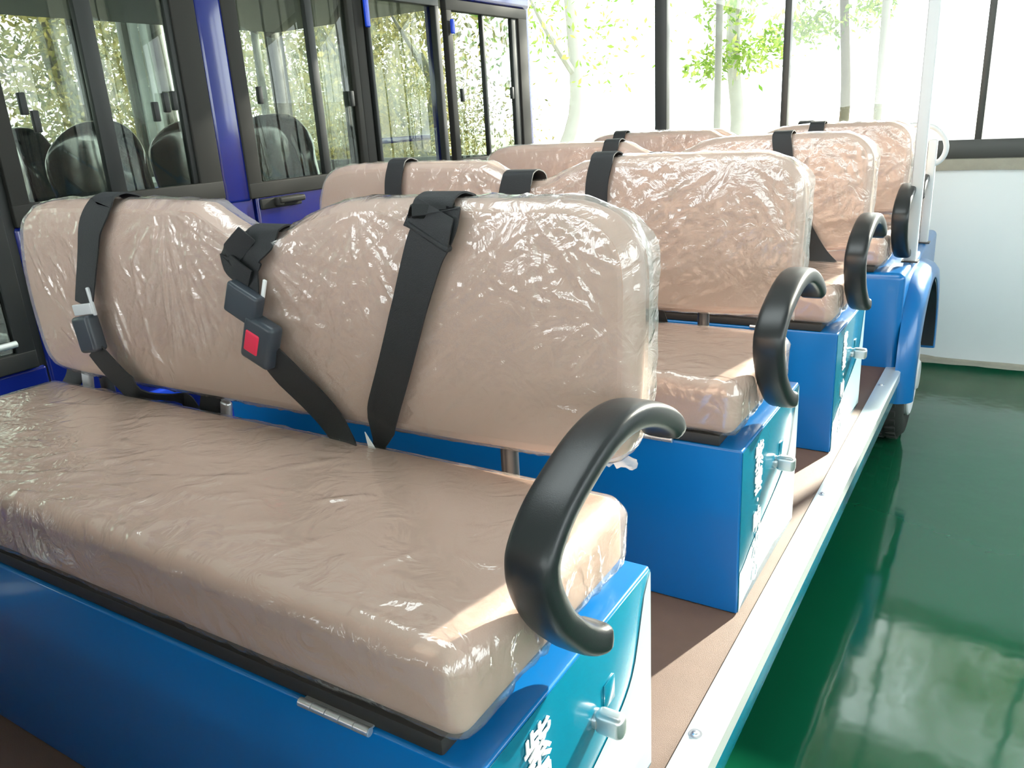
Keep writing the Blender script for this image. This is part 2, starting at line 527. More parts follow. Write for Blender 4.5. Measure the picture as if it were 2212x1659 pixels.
# dark liner at the back of the arch
V = []; F = []
for i in range(15):
    a = math.radians(0 + 75 * i / 14)
    for x in (0.03, 0.108):
        for r in (0.325, 0.333):
            V.append((x, 2.76 + r * math.cos(a), -0.42 + r * math.sin(a)))
for i in range(14):
    b = i * 4
    F += [(b, b + 4, b + 6, b + 2), (b + 1, b + 3, b + 7, b + 5), (b + 2, b + 6, b + 7, b + 3), (b, b + 1, b + 5, b + 4)]
build(MB().add(V, F), 'mudguard', M['steel'], ar, C0)
# wheels
def wheel(xc, sx, y):
    cy, cz, R = y, GZ + 0.245, 0.245
    f = lambda r, a, h: (xc + sx * h, cy + r * math.cos(a), cz + r * math.sin(a))
    mb = MB()
    mb.lathe([(0.150, 0.070), (0.16, 0.078), (0.19, 0.084), (0.222, 0.080), (0.238, 0.066), (0.245, 0.04), (0.245, -0.05), (0.235, -0.075), (0.19, -0.085), (0.135, -0.07)], f, 48)
    t = build(mb, 'tyre', M['tyre'], cart, C0)
    mb = MB()
    for i in range(36):
        a = 2 * math.pi * i / 36
        for h0 in (-0.045, 0.0, 0.045):
            a2 = a + (0.08 if h0 == 0 else 0)
            c = f(0.246, a2, h0)
            mb.rbox(c, (0.034, 0.026, 0.010), 0.002, 1, rot=Matrix.Rotation(a2 + math.pi / 2, 4, 'X'))
    build(mb, 'tread', M['tyre'], t, C0, kind='stuff')
    mb = MB()
    mb.lathe([(0.152, 0.070), (0.155, 0.088), (0.148, 0.092), (0.135, 0.075), (0.115, 0.068), (0.085, 0.092), (0.060, 0.098), (0.05, 0.108), (0.0, 0.110)], f, 40)
    h = build(mb, 'rim', M['white'], t, C0, label='white steel rim')
    for i in range(5):
        a = 2 * math.pi * i / 5 + 0.3
        c = f(0.068, a, 0.072)
        mb = MB(); mb.tube([c, (c[0] + sx * 0.012, c[1], c[2])], 0.007, 6)
        build(mb, 'lug_nut', M['chrome'], t, C0)
wheel(-0.012, 1, 2.76)
wheel(-1.30, -1, 2.76)
wheel(-0.06, 1, -1.35)
wheel(-1.25, -1, -1.35)
# posts and grab handle on the rear deck
def post(x, y, z1, wx, wy, parent=cart):
    mb = MB(); mb.box((x - wx / 2, y - wy / 2, 0.0), (x + wx / 2, y + wy / 2, z1), 0.005, 2)
    p = build(mb, 'roof_post' if z1 > 1 else 'handle_post', M['white'], parent, C0)
    mb = MB(); mb.box((x - wx / 2 - .008, y - wy / 2 - .008, -0.002), (x + wx / 2 + .008, y + wy / 2 + .008, 0.004), 0.001)
    build(mb, 'foot_plate', M['steel'], p, C0)
    return p
post(0.040, 2.64, 1.75, 0.036, 0.04)
hp = post(0.038, 3.05, 0.385, 0.030, 0.03)
pts = catmull([(-0.10, 3.05, 0.430), (-0.033, 3.05, 0.438), (0.006, 3.05, 0.436), (0.041, 3.05, 0.423), (0.070, 3.05, 0.392), (0.082, 3.05, 0.358), (0.078, 3.05, 0.326), (0.062, 3.05, 0.303), (0.038, 3.05, 0.290)], 5)
mb = MB(); mb.tube(pts, 0.0095, 12)
build(mb, 'grab_handle', M['white'], cart, C0)
# chamfered corner cap on the rear deck in front of the post
mb = MB()
mb.add([(0.02, 2.40, -0.005), (0.056, 2.40, -0.03), (0.056, 2.62, -0.03), (0.02, 2.62, -0.002), (0.10, 2.52, -0.12), (0.105, 2.62, -0.085)],
       [(0, 1, 2, 3), (1, 4, 5, 2), (0, 4, 1)])

# ------------------------------------------------------------------ bench seats
OUT = [(-1.295, .19), (-1.302, .27), (-1.296, .35), (-1.268, .42), (-1.235, .447), (-1.19, .460), (-1.12, .466), (-0.95, .467), (-0.75, .464), (-0.715, .455),
       (-0.68, .438), (-0.645, .424), (-0.60, .418), (-0.555, .425), (-0.52, .441), (-0.48, .456), (-0.44, .464), (-0.38, .468), (-0.25, .469), (-0.10, .468),
       (-0.06, .463), (-0.025, .448), (-0.002, .424), (0.006, .395), (0.007, .35), (0.004, .25), (0.0, .19), (-0.008, .164), (-0.028, .149), (-0.06, .143),
       (-0.21, .135), (-0.6, .131), (-1.05, .127), (-1.23, .130), (-1.268, .141), (-1.287, .160)]
OUT = [(x - .012 * min(1, max(0, (x + .10) / .1)) + .016 * min(1, max(0, (-1.2 - x) / .09)), z - .006 * min(1, max(0, (z - .30) / .12))) for x, z in OUT]
OUT3 = catmull([(x, 0, z) for x, z in OUT] + [(OUT[0][0], 0, OUT[0][1])], 6)[:-1]
OUTP = np.array([(p.x, p.z) for p in OUT3])
# resample evenly
def resample(P, n):
    Q = np.vstack([P, P[:1]])
    d = np.r_[0, np.cumsum(np.linalg.norm(np.diff(Q, axis=0), axis=1))]
    t = np.linspace(0, d[-1], n + 1)[:-1]
    return np.c_[np.interp(t, d, Q[:, 0]), np.interp(t, d, Q[:, 1])]
OUTP = resample(OUTP, 300)
tan = np.roll(OUTP, -1, 0) - np.roll(OUTP, 1, 0)
tan /= np.linalg.norm(tan, axis=1, keepdims=True)
area = 0.5 * np.sum(OUTP[:, 0] * np.roll(OUTP[:, 1], -1) - np.roll(OUTP[:, 0], -1) * OUTP[:, 1])
ONRM = np.c_[tan[:, 1], -tan[:, 0]] * (1 if area > 0 else -1)
YF, YB = 0.370, 0.418

def inside(P, poly):
    x, z = P[:, 0], P[:, 1]; c = np.zeros(len(P), bool)
    for i in range(len(poly)):
        (x1, z1), (x2, z2) = poly[i - 1], poly[i]
        if z1 == z2: continue
        c ^= ((z1 > z) != (z2 > z)) & (x < (x2 - x1) * (z - z1) / (z2 - z1) + x1)
    return c

def bulge(x, z):
    return 0.010 * np.clip(1 - ((x + 0.65) / 0.66) ** 6, 0, 1) * np.clip(1 - ((z - 0.30) / 0.18) ** 4, 0, 1)

def backrest_mesh():
    mb = MB(); n = len(OUTP); R = 0.02
    rings = []
    for t in np.linspace(0, math.pi / 2, 5):
        rings.append((R * (1 - math.sin(t)), YF + R * (1 - math.cos(t))))
    rings = rings[::-1]                    # front inner -> outer
    rings = [(R * (1 - math.sin(t)), YF + R * (1 - math.sin(t)) * 0 + R * (1 - math.cos(math.pi / 2 - t)) * 0) for t in ()] or \
            [(R * (1 - math.sin(t)), YF + R - R * math.cos(t)) for t in np.linspace(0, math.pi / 2, 5)]
    rings += [(0.0, YB - R)] + [(R * (1 - math.cos(t)), YB - R + R * math.sin(t)) for t in np.linspace(0, math.pi / 2, 5)[1:]]
    V = []; F = []
    for ins, y in rings:
        P = OUTP - ONRM * ins
        V += [(p[0], y - (bulge(p[0], p[1]) if y < YF + .003 else 0), p[1]) for p in P]
    for i in range(len(rings) - 1):
        for j in range(n):
            F.append((i * n + j, i * n + (j + 1) % n, (i + 1) * n + (j + 1) % n, (i + 1) * n + j))
    F.append(tuple((len(rings) - 1) * n + j for j in range(n)))
    # front: interior grid so the bulge is real
    mb.add(V, F)
    P = OUTP - ONRM * R
    pts, tri = fill(P, 0.03)
    mb.add([(x, YF - bulge(x, z), z) for x, z in pts], tri)
    return mb

def fill(P, step):
    gx = np.arange(P[:, 0].min(), P[:, 0].max(), step); gz = np.arange(P[:, 1].min(), P[:, 1].max(), step)
    G = np.array([(a + (0.5 * step if j % 2 else 0), b) for j, b in enumerate(gz) for a in gx])
    G = G[inside(G, P)]
    dmin = np.array([np.min(np.sum((P - g) ** 2, axis=1)) for g in G])
    G = G[dmin > (0.5 * step) ** 2]
    pts = [Vector(p) for p in P] + [Vector(g) for g in G]
    n = len(P)
    r = geometry.delaunay_2d_cdt(pts, [], [list(range(n))], 1, 1e-6)
    return [(v.x, v.y) for v in r[0]], [tuple(f) for f in r[2]]

FILM_FINE = fill(OUTP - ONRM * 0.012, 0.0033)
FILM_COARSE = fill(OUTP - ONRM * 0.012, 0.0056)
FILM_FINE = (np.array(FILM_FINE[0]), FILM_FINE[1]); FILM_COARSE = (np.array(FILM_COARSE[0]), FILM_COARSE[1])

def wr_back(x, z, sd):
    """fold heights of the film over the backrest front"""
    h = np.zeros_like(x)
    # folds fan out from where the film is pulled tight
    for k, (cx, cz, amp, fr, L) in enumerate([(-0.80 + .03 * sd, .455, 1.0, 7.0, .22), (-0.40 - .02 * sd, .450, 1.0, 7.5, .20), (-0.60, .395, 0.9, 6.0, .24),
                                              (-0.14, .46, 0.55, 9.0, .18), (-0.30, .10, 0.7, 9, .22), (-1.0, .10, 0.5, 9, .16), (-0.03, .33, .5, 9, .16)]):
        dx, dz = x - cx, z - cz
        r = np.hypot(dx, dz); th = np.arctan2(dz, dx)
        h += amp * np.exp(-(r / L) ** 2) * np.clip(r / 0.04, 0, 1) * ridge(th * fr + sd * 3.1 + k * 5, r * 9 + k, k, 5.0)
    # diagonal drag lines, stronger to the right of the dip
    u = x * math.cos(.6) + z * math.sin(.6); v = -x * math.sin(.6) + z * math.cos(.6)
    wt = np.exp(-((x + .36) / .30) ** 2) * 0.55 + 0.12
    h += wt * ridge(v * 42 + 2 * vnoise(u * 4, v * 4, 2) + sd * 7, u * 7, 1, 6.5)
    # left cushion: near vertical drapes
    wl = np.exp(-((x + 0.86) / .14) ** 2) * 0.6
    h += wl * ridge(x * 34 + 3 * vnoise(x * 5, z * 6, 3) + sd * 4, z * 3.5, 0, 5)
    # fine crinkle, only in patches
    h += 0.35 * ridge(x * 70 + sd, z * 62, 3, 5) * np.clip(vnoise(x * 7 + sd * 2, z * 9, 1) * 2.6 - 1.1, 0, 1)
    return h

def line_folds(x, z, sd, n, sig):
    """long crisp drag lines pulled out of the points where the film is tight"""
    r = np.random.default_rng(40 + sd)
    h = np.zeros_like(x)
    stars = [(-.80, .450, -115, -15, .26, 4), (-.40, .452, -165, -50, .20, 4), (-.60, .372, 5, 60, .17, 3), (-.60, .36, 120, 178, .16, 2), (-.60, .30, -75, 40, .20, 3),
             (-.13, .455, -150, -25, .17, 3), (-.03, .33, 150, 215, .13, 2)]
    wts = np.array([q[5] for q in stars], float); wts /= wts.sum()
    for k in range(n):
        if r.random() < .62:
            cx, cz, a0, a1, L, _ = stars[r.choice(len(stars), p=wts)]
            a = math.radians(a0 + (a1 - a0) * r.random()); r0 = .012 + .06 * r.random() ** 2
            px, pz = cx + math.cos(a) * r0 + .01 * r.normal(), cz + math.sin(a) * r0
            ln = L * (.3 + .7 * r.random())
        else:
            px, pz = -1.2 + 1.15 * r.random(), .14 + .2 * r.random()
            a = math.radians((32 if px > -.6 else 118) + 12 * r.normal()); ln = .03 + .09 * r.random()
        A = (.0012 + .0022 * r.random()) ; s2 = sig * (.8 + .6 * r.random()); cv = .6 * r.normal()
        m = int(ln / .004) + 2
        t = np.arange(m) / (m - 1)
        an = a + cv * t
        lx = px + np.cumsum(np.cos(an)) * ln / m; lz = pz + np.cumsum(np.sin(an)) * ln / m
        sel = np.where((x > lx.min() - .02) & (x < lx.max() + .02) & (z > lz.min() - .02) & (z < lz.max() + .02))[0]
        if not len(sel): continue
        d2 = (x[sel, None] - lx) ** 2 + (z[sel, None] - lz) ** 2
        j = d2.argmin(1)
        tp = np.sin(np.pi * np.clip(t[j] * .92 + .08, 0, 1)) ** .7
        h[sel] = np.maximum(h[sel], A * tp * np.exp(-d2[np.arange(len(sel)), j] / s2 ** 2))
    return h

def backfilm_mesh(sd, amp=0.0030):
    fine = sd == 0
    FILM_PTS, FILM_TRI = FILM_FINE if fine else FILM_COARSE
    x, z = FILM_PTS[:, 0], FILM_PTS[:, 1]
    y = YF - 0.004 - bulge(x, z) - amp * wr_back(x, z, sd) - line_folds(x, z, sd, 190, .0042 if fine else .006)
    mb = MB(); mb.add(np.c_[x, y, z], FILM_TRI)
    n = len(OUTP); V = []; F = []
    rings = [(-0.012, YF - 0.004), (-0.005, YF + 0.0005), (0.0, YF + 0.008), (0.0015, YF + 0.018), (0.002, YF + 0.030), (0.0025, YB - 0.008), (0.0, YB + .002), (-0.012, YB + .005)]
    s = np.arange(n)
    for k, (o, yy) in enumerate(rings):
        w2 = 0.0035 * ridge(s * 0.33 + sd * 9, k * 0.4 + 3, 2, 3.2) * (0 if k == 0 else 1)
        P = OUTP + ONRM * (o + w2)[:, None] if hasattr(w2, '__len__') else OUTP + ONRM * o
        hb = bulge(P[:, 0], P[:, 1]) if k == 0 else np.zeros(n)
        V += [(P[i, 0], yy - hb[i], P[i, 1]) for i in range(n)]
    for k in range(len(rings) - 1):
        for j in range(n):
            F.append((k * n + j, k * n + (j + 1) % n, (k + 1) * n + (j + 1) % n, (k + 1) * n + j))
    mb.add(V, F)
    return mb

def flap_mesh(sd):
    """loose bag edge standing off the right end of the backrest"""
    sel = [i for i in range(len(OUTP)) if OUTP[i, 0] > -0.05 and OUTP[i, 1] > 0.20]
    c = OUTP[sel].mean(0)
    sel.sort(key=lambda i: -math.atan2(OUTP[i, 1] - .3, OUTP[i, 0] + .4))
    V = []; F = []; m = 6
    for q, i in enumerate(sel):
        t = q / (len(sel) - 1)
        corner = math.exp(-((OUTP[i, 0] - 0.0) / .02) ** 2 - ((OUTP[i, 1] - .424) / .03) ** 2)
        ww = (0.002 + 0.004 * vnoise(q * .5, sd * 3) + 0.010 * corner) * min(1, 5 * t + .1, 6 * (1 - t) + .1)
        for j in range(m):
            a = j / (m - 1)
            o = 0.004 + ww * a
            yy = YB - 0.016 + 0.020 * a + 0.008 * (vnoise(q * .6 + 5, j * .8 + sd, 1) - .5) * a
            V.append((OUTP[i, 0] + ONRM[i, 0] * o, yy, OUTP[i, 1] + ONRM[i, 1] * o))
    for q in range(len(sel) - 1):
        for j in range(m - 1):
            F.append((q * m + j, q * m + j + 1, q * m + m + j + 1, q * m + m + j))
    return MB().add(V, F)

def film_end_mesh(sd):
    V = []; F = []
    # ragged bag end under the lower corner
    b = 0
    for q in range(9):
        for j in range(5):
            V.append((-0.060 + q * .0055, YB - 0.02 + .012 * (vnoise(q * .9, j * .9 + sd, 2) - .5), .146 - j * .0045 * (0.7 + .6 * vnoise(q * 1.1, 3 + sd)) + .004 * vnoise(q * 2, j)))
    for q in range(8):
        for j in range(4):
            F.append((b + q * 5 + j, b + q * 5 + j + 1, b + q * 5 + 6 + j, b + q * 5 + 5 + j))
    return MB().add(V, F)

CUX0, CUX1, CUY0, CUY1, CUZ0, CUZ1 = -1.245, -0.016, 0.004, 0.362, 0.020, 0.113
def cushion_shape(P, nr):
    P = P.copy()
    ex = np.clip(1 - (P[:, 0] / 0.62) ** 8, 0, 1); ey = np.clip(1 - (P[:, 1] / 0.185) ** 4, 0, 1)
    P[:, 2] += np.where(P[:, 2] > 0, 0.007 * ex * ey, 0)
    # soft corners in plan
    return P
def cushion_mesh():
    c = ((CUX0 + CUX1) / 2, (CUY0 + CUY1) / 2, (CUZ0 + CUZ1) / 2)
    return MB().rbox(c, (CUX1 - CUX0, CUY1 - CUY0, CUZ1 - CUZ0), 0.021, 3, (20, 8, 2), disp=cushion_shape)
def top_folds(x, y, sd):
    r = np.random.default_rng(90 + sd)
    h = np.zeros_like(x)
    for k in range(70):
        if k < 42:
            px, py = -.66 + .17 * r.normal(), .10 + .055 * r.normal(); a = math.radians(28 + 16 * r.normal()); ln = .04 + .10 * r.random()
        elif k < 58:
            px, py = -1.22 + 1.15 * r.random(), .03 + .3 * r.random(); a = math.radians(20 + 40 * r.normal()); ln = .02 + .06 * r.random()
        else:
            px, py = -.08 + .03 * r.normal(), .04 + .28 * r.random(); a = math.radians(160 + 25 * r.normal()); ln = .04 + .08 * r.random()
        A = .0012 + .0018 * r.random(); sg = .0055 + .003 * r.random()
        u = (x - px) * math.cos(a) + (y - py) * math.sin(a); v = -(x - px) * math.sin(a) + (y - py) * math.cos(a) + 1.5 * ((x - px) ** 2 + (y - py) ** 2) * r.normal()
        h = np.maximum(h, A * np.exp(-(v / sg) ** 2) * np.clip(1 - (2 * u / ln) ** 2, 0, 1) ** .7)
    return h

def cushion_film_mesh(sd):
    c = np.array(((CUX0 + CUX1) / 2, (CUY0 + CUY1) / 2, (CUZ0 + CUZ1) / 2))
    def dsp(P, nr):
        Q = cushion_shape(P, nr)
        X, Y, Z = (Q + c).T
        top = np.clip((nr[:, 2] - .4) * 2, 0, 1)
        # long diagonal slack lines near the middle front of the top
        u = X * math.cos(.35) + Y * math.sin(.35); v = -X * math.sin(.35) + Y * math.cos(.35)
        wt = np.exp(-((X + .62) / .24) ** 2 - ((Y - .10) / .11) ** 2)
        ht = wt * ridge(v * 44 + 2 * vnoise(u * 5, v * 5) + sd * 5, u * 8, 1, 5.5) + 0.3 * np.clip(vnoise(X * 6 + sd, Y * 9, 2) * 3 - 1.7, 0, 1) * ridge(u * 30, v * 60, 3, 5)
        # fold ridge running along the front top edge
        ht += 1.5 * np.exp(-((Y - .016) / .009) ** 2) * (0.35 + 0.9 * ridge(X * 26 + sd, 1.3, 0, 3))
        # gathers on the upright faces
        sidex = np.abs(nr[:, 0]) > .6
        along = np.where(sidex, Y, X)
        side = np.clip((.5 - nr[:, 2]) * 2, 0, 1)
        hs = side * (0.5 * ridge(along * 20 + 3.2 * Z * np.sin(along * 17) * 9 + sd * 3, Z * 7, 2, 3.5) + 1.0 * np.where(sidex, ridge(Y * 48 + 6 * Z + sd, Z * 5, 1, 3.0), 0) * .8
                     + 0.35 * ridge(along * 9 + Z * 12, Z * 22 + along * 3, 0, 4))
        h = 0.0032 * (top * ht) + 0.0040 * hs + top * top_folds(X, Y, sd)
        return Q + nr * h[:, None]
    return MB().rbox(c, (CUX1 - CUX0 + .007, CUY1 - CUY0 + .007, CUZ1 - CUZ0 + .006), 0.023, 3, (230, 66, 9), disp=dsp)

def round_rect_sweep(path, nrm, w, t, x0):
    """path: list (y, z); constant width w along x; thickness t(list); padded rounded section"""
    V = []; F = []; n = 20
    for i, ((y, z), (ny, nz)) in enumerate(zip(path, nrm)):
        for j in range(n):
            a = 2 * math.pi * j / n
            ca, sa = math.cos(a), math.sin(a)
            e = 0.55
            px = math.copysign(abs(ca) ** e, ca) * w[i] / 2
            pn = math.copysign(abs(sa) ** e, sa) * t[i] / 2
            V.append((x0[i] + px, y + ny * pn, z + nz * pn))
    m = len(path)
    for i in range(m - 1):
        for j in range(n):
            F.append((i * n + j, i * n + (j + 1) % n, i * n + n + (j + 1) % n, i * n + n + j))
    F.append(tuple(range(n))); F.append(tuple((m - 1) * n + j for j in range(n))[::-1])
    return MB().add(V, F)

ARM_END = {}
def arm_mesh():
    O = [(0.424, .172), (0.428, .192), (0.410, .213), (0.370, .236), (0.323, .254), (0.282, .262), (0.242, .262), (0.201, .255), (0.162, .242), (0.125, .226), (0.099, .208),
         (0.082, .189), (0.076, .172), (0.077, .150), (0.087, .122), (0.107, .088), (0.140, .050), (0.162, .031), (0.182, .021), (0.200, .019)]
    C = catmull([(0, a, b) for a, b in O], 4)
    path, nrm, t, w, x0 = [], [], [], [], []
    m = len(C)
    for i, p in enumerate(C):
        d = (C[min(i + 1, m - 1)] - C[max(i - 1, 0)]).normalized()
        ny, nz = -d.z, d.y                 # points to the inside of the C
        q = i / (m - 1)
        e = min(1.0, i / 3, (m - 1 - i) / 3)
        th = (0.031 + 0.003 * math.cos(6.28 * q)) * (0.72 + 0.28 * math.sin(e * math.pi / 2))
        path.append((p.y + ny * 0.016, p.z + nz * 0.016)); nrm.append((ny, nz)); t.append(th)
        w.append(0.052 * (0.72 + 0.28 * math.sin(e * math.pi / 2))); x0.append(0.013 + (0.008 * max(0, (q - .80) / .2)))
    # inside direction check: centre of C is about (0.3, 0.13)
    k = m // 2
    v = (0.3 - C[k].y) * nrm[k][0] + (0.13 - C[k].z) * nrm[k][1]
    if v < 0:
        nrm = [(-a, -b) for a, b in nrm]
        path = [(p.y + a * 0.016, p.z + b * 0.016) for p, (a, b) in zip(C, nrm)]
    d = Vector((path[-1][0] - path[-3][0], path[-1][1] - path[-3][1])).normalized()
    ARM_END.update(p=(x0[-1], *path[-1]), d=(0, d.x, d.y))
    return round_rect_sweep(path, nrm, w, t, x0)

MESH = {}
def cached(key, fn, m, **kw):
    if key not in MESH:
        MESH[key] = fn().mesh(key, m, **kw)
    return MESH[key]

def belt_path(pts, ws, k=5):
    P = catmull(pts, k)
    W = np.interp(np.linspace(0, len(ws) - 1, len(P)), range(len(ws)), ws)
    return P, W

WAVE_TXT = None
def text_mesh(body, size, name):
    cu = bpy.data.curves.new(name, 'FONT')
    cu.body = body; cu.size = size; cu.extrude = 0.0006; cu.align_x = 'CENTER'; cu.align_y = 'CENTER'
    cu.offset = size * 0.012
    cu.resolution_u = 3
    o = bpy.data.objects.new('tmp', cu); COL.objects.link(o)
    bpy.context.view_layer.update()
    dg = bpy.context.evaluated_depsgraph_get()
    me = bpy.data.meshes.new_from_object(o.evaluated_get(dg))
    me.name = name
    bpy.data.objects.remove(o)
    me.materials.clear(); me.materials.append(M['paper'])
    return me

B0 = np.array((-0.65, 0.2, -0.32))         # bench origin (its base) in row-0 coordinates
def bmesh_local(key, fn, m):
    if key not in MESH:
        mb = fn(); mb.v = [tuple(np.array(p) - B0) for p in mb.v]
        MESH[key] = mb.mesh(key, m)
    return MESH[key]

def seat_box_mb():
    mb = MB()
    mb.box((CX0, 0.0, -0.3195), (CX1, 0.398, 0.0), 0.004, 2)
    return mb
def tray_mb():
    return MB().rbox(((CX0 - .002 + CX1) / 2 - .012, 0.19, 0.010), (1.245, 0.372, 0.020), 0.004, 1)
def wave_poly(y0, y1):
    top = [(0.0, -.238), (.03, -.232), (.07, -.216), (.13, -.198), (.20, -.180), (.27, -.160), (.31, -.145), (.34, -.118), (.36, -.07), (.375, -.03), (.397, -.004)]
    bot = [(.397, -.312), (.36, -.308), (.31, -.304), (.27, -.300), (.245, -.294), (.20, -.296), (.14, -.296), (.08, -.300), (.03, -.306), (0.0, -.317)]
    return top, bot
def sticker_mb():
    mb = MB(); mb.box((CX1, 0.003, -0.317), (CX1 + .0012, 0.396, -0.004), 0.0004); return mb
def wave_mb():
    top, bot = wave_poly(0, 1)
    T = catmull([(0, a, b) for a, b in top], 4); Bm = catmull([(0, a, b) for a, b in reversed(bot)], 4)
    V = []; F = []
    for i in range(40):
        t = i / 39
        y = 0.004 + t * 0.391
        zt = np.interp(y, [p.y for p in T], [p.z for p in T]); zb = np.interp(y, [p.y for p in Bm], [p.z for p in Bm])
        V += [(CX1 + .0022, y, zt), (CX1 + .0022, y, max(zb, -.316))]
    for i in range(39): F.append((i * 2, i * 2 + 1, i * 2 + 3, i * 2 + 2))
    return MB().add(V, F)
def latch_mb():
    mb = MB()
    mb.rbox((CX1 + .020, 0.232, -0.112), (0.036, 0.022, 0.030), 0.008, 3)
    mb.tube([(CX1 - .004, 0.232, -0.112), (CX1 + .006, .232, -.112)], 0.012, 14)
    return mb
def latch_plate_mb():
    return MB().box((CX1 + .001, 0.252, -0.116), (CX1 + .0035, 0.280, -0.082), 0.001)
def hinge_mb(x0):
    mb = MB(); n = 5
    for i in range(n):
        a = x0 + i * 0.095 / n
        mb.tube([(a, -.004, 0.002), (a + 0.095 / n - .0012, -.004, 0.002)], 0.0048, 12)
    mb.tube([(x0 + .001, -.004, 0.002), (x0 + .094, -.004, 0.002)], 0.0034, 8)
    mb.box((x0 + .002, -.003, 0.002), (x0 + .093, 0.014, 0.0045), 0.0005)
    return mb
def post_mb(x):
    mb = MB(); mb.tube([(x, 0.404, -0.02), (x, 0.404, 0.24)], 0.0125, 14); return mb

def bench(row, y0, label, with_box=True, mirror=None, belts=None, seed=0):
    yb = y0 + 0.2
    z0 = -0.32 if with_box else 0.0
    t = thing('bench_seat', label, 'bench seat', (B0[0], yb, z0), 'plastic-wrapped bench seats')
    dz = 0.0 if with_box else -0.32
    def put(name, me, parent=t, **kw):
        o = link(name, me, parent, **kw)
        if parent is t: o.location = (0, 0, dz)
        return o
    def mk(key, fn, m):
        return bmesh_local(key, fn, m)
    if with_box:
        bx = put('seat_box', mk('seat_box', seat_box_mb, M['blue']))
        put('side_graphic', mk('side_graphic', sticker_mb, M['teal']), bx, label='sticker on the box end, coloured teal for its sunlit blue')
        put('side_graphic', mk('wave_graphic', wave_mb, M['wave']), bx, label='white wave printed along the lower box end')
        for ch, zz, sz in (('紫', -.050, .056), ('雲', -.100, .052), ('·', -.136, .05), ('响', -.178, .052), ('水', -.232, .05), ('心', -.282, .046)):
            key = 'lettering_' + ch
            if key not in MESH: MESH[key] = text_mesh(ch, sz, 'lettering')
            o = link('lettering', MESH[key], bx)
            o.location = (CX1 + .003 - B0[0], 0.100 - B0[1], zz - B0[2])
            o.rotation_euler = (math.pi / 2, 0, math.pi / 2)
        put('latch', mk('latch', latch_mb, M['chrome']))
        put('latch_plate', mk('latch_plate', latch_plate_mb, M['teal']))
    for nm, x0 in (('a', -0.216), ('b', -1.12)):
        put('hinge', mk('hinge' + nm, lambda: hinge_mb(x0), M['chrome']))
    cu = put('cushion', mk('cushion', cushion_mesh, M['vinyl']))
    put('base_board', mk('base_board', tray_mb, M['tray']), cu, label='black board under the cushion')
    put('plastic_film', mk('cushion_film%d' % (seed % 2), lambda: cushion_film_mesh(seed % 2), M['film_seat']), cu)
    for nm, x in (('a', -0.208), ('b', -1.146)):
        put('backrest_post', mk('post' + nm, lambda: post_mb(x), M['steel']))
    bk = put('backrest', mk('backrest', backrest_mesh, M['vinyl']))
    put('plastic_film', mk('back_film%d' % seed, lambda: backfilm_mesh(seed), M['film']), bk)
    put('film_edge', mk('film_flap%d' % (seed % 2), lambda: flap_mesh(seed % 2), M['film_edge']), bk, label='loose bag edge at the right end')
    put('film_end', mk('film_end%d' % (seed % 2), lambda: film_end_mesh(seed % 2), M['film']), bk, label='ragged end of the bag under the lower right corner')
    am = put('armrest', mk('armrest', arm_mesh, M['black']))
    def plug():
        mb = MB()
        p, d = Vector(ARM_END['p']), Vector(ARM_END['d'])
        mb.tube([p - d * .004, p + d * .0012, p + d * .0016], [.0085, .0085, .007], 16)
        return mb
    put('end_plug', mk('end_plug', plug, M['steel']), am)
    def bracket():
        mb = MB(); mb.tube([(-0.03, 0.412, 0.19), (0.012, 0.412, 0.19), (0.014, 0.44, 0.190)], 0.008, 10)
        return mb
    put('bracket', mk('bracket', bracket, M['steel']), am)
    # seat belts
    for k, bl in enumerate(belts or []):
        pts, ws, sides = bl['pts'], bl['w'], bl.get('side', (1, 0, 0))
        P, W = belt_path(pts, ws)
        if not isinstance(sides, list): sides = [sides] * len(P)
        else:
            A = np.array(sides, float)
            tt = np.linspace(0, len(A) - 1, len(P))
            sides = [[np.interp(q, range(len(A)), A[:, c]) for c in range(3)] for q in tt]
        mb = MB(); mb.ribbon(P, sides, W, 0.0026)
        for ex in bl.get('extra', []):
            P2, W2 = belt_path(ex['pts'], ex['w'])
            mb.ribbon(P2, [ex.get('side', (1, 0, 0))] * len(P2), W2, 0.0026)
        mb.v = [tuple(np.array(p) - B0) for p in mb.v]
        b = put('seat_belt', mb.mesh('seat_belt', M['belt']))
        for nm, fn, m in bl.get('kids', []):
            q = fn(); q.v = [tuple(np.array(p) - B0) for p in q.v]
            put(nm, q.mesh(nm, M[m]), b)
    return t

YS1 = YF - 0.024     # belt plane in front of the film
def over(x, zt):     # start: from behind, over the top
    return [(x, YB + .008, zt - .12), (x, YB + .006, zt - .02), (x, (YF + YB) / 2, zt + .004), (x, YF - .004, zt + .001), (x, YF - .016, zt - .014)]
def rotm(ax, deg): return Matrix.Rotation(math.radians(deg), 4, ax)
def oriented(c, size, r, angz, k=2, tilt=0):
    """box in the backrest plane (size along belt width, depth, belt length), turned by angz about y"""
    return MB().rbox(c, size, r, k, rot=rotm('Y', angz) @ rotm('X', tilt))

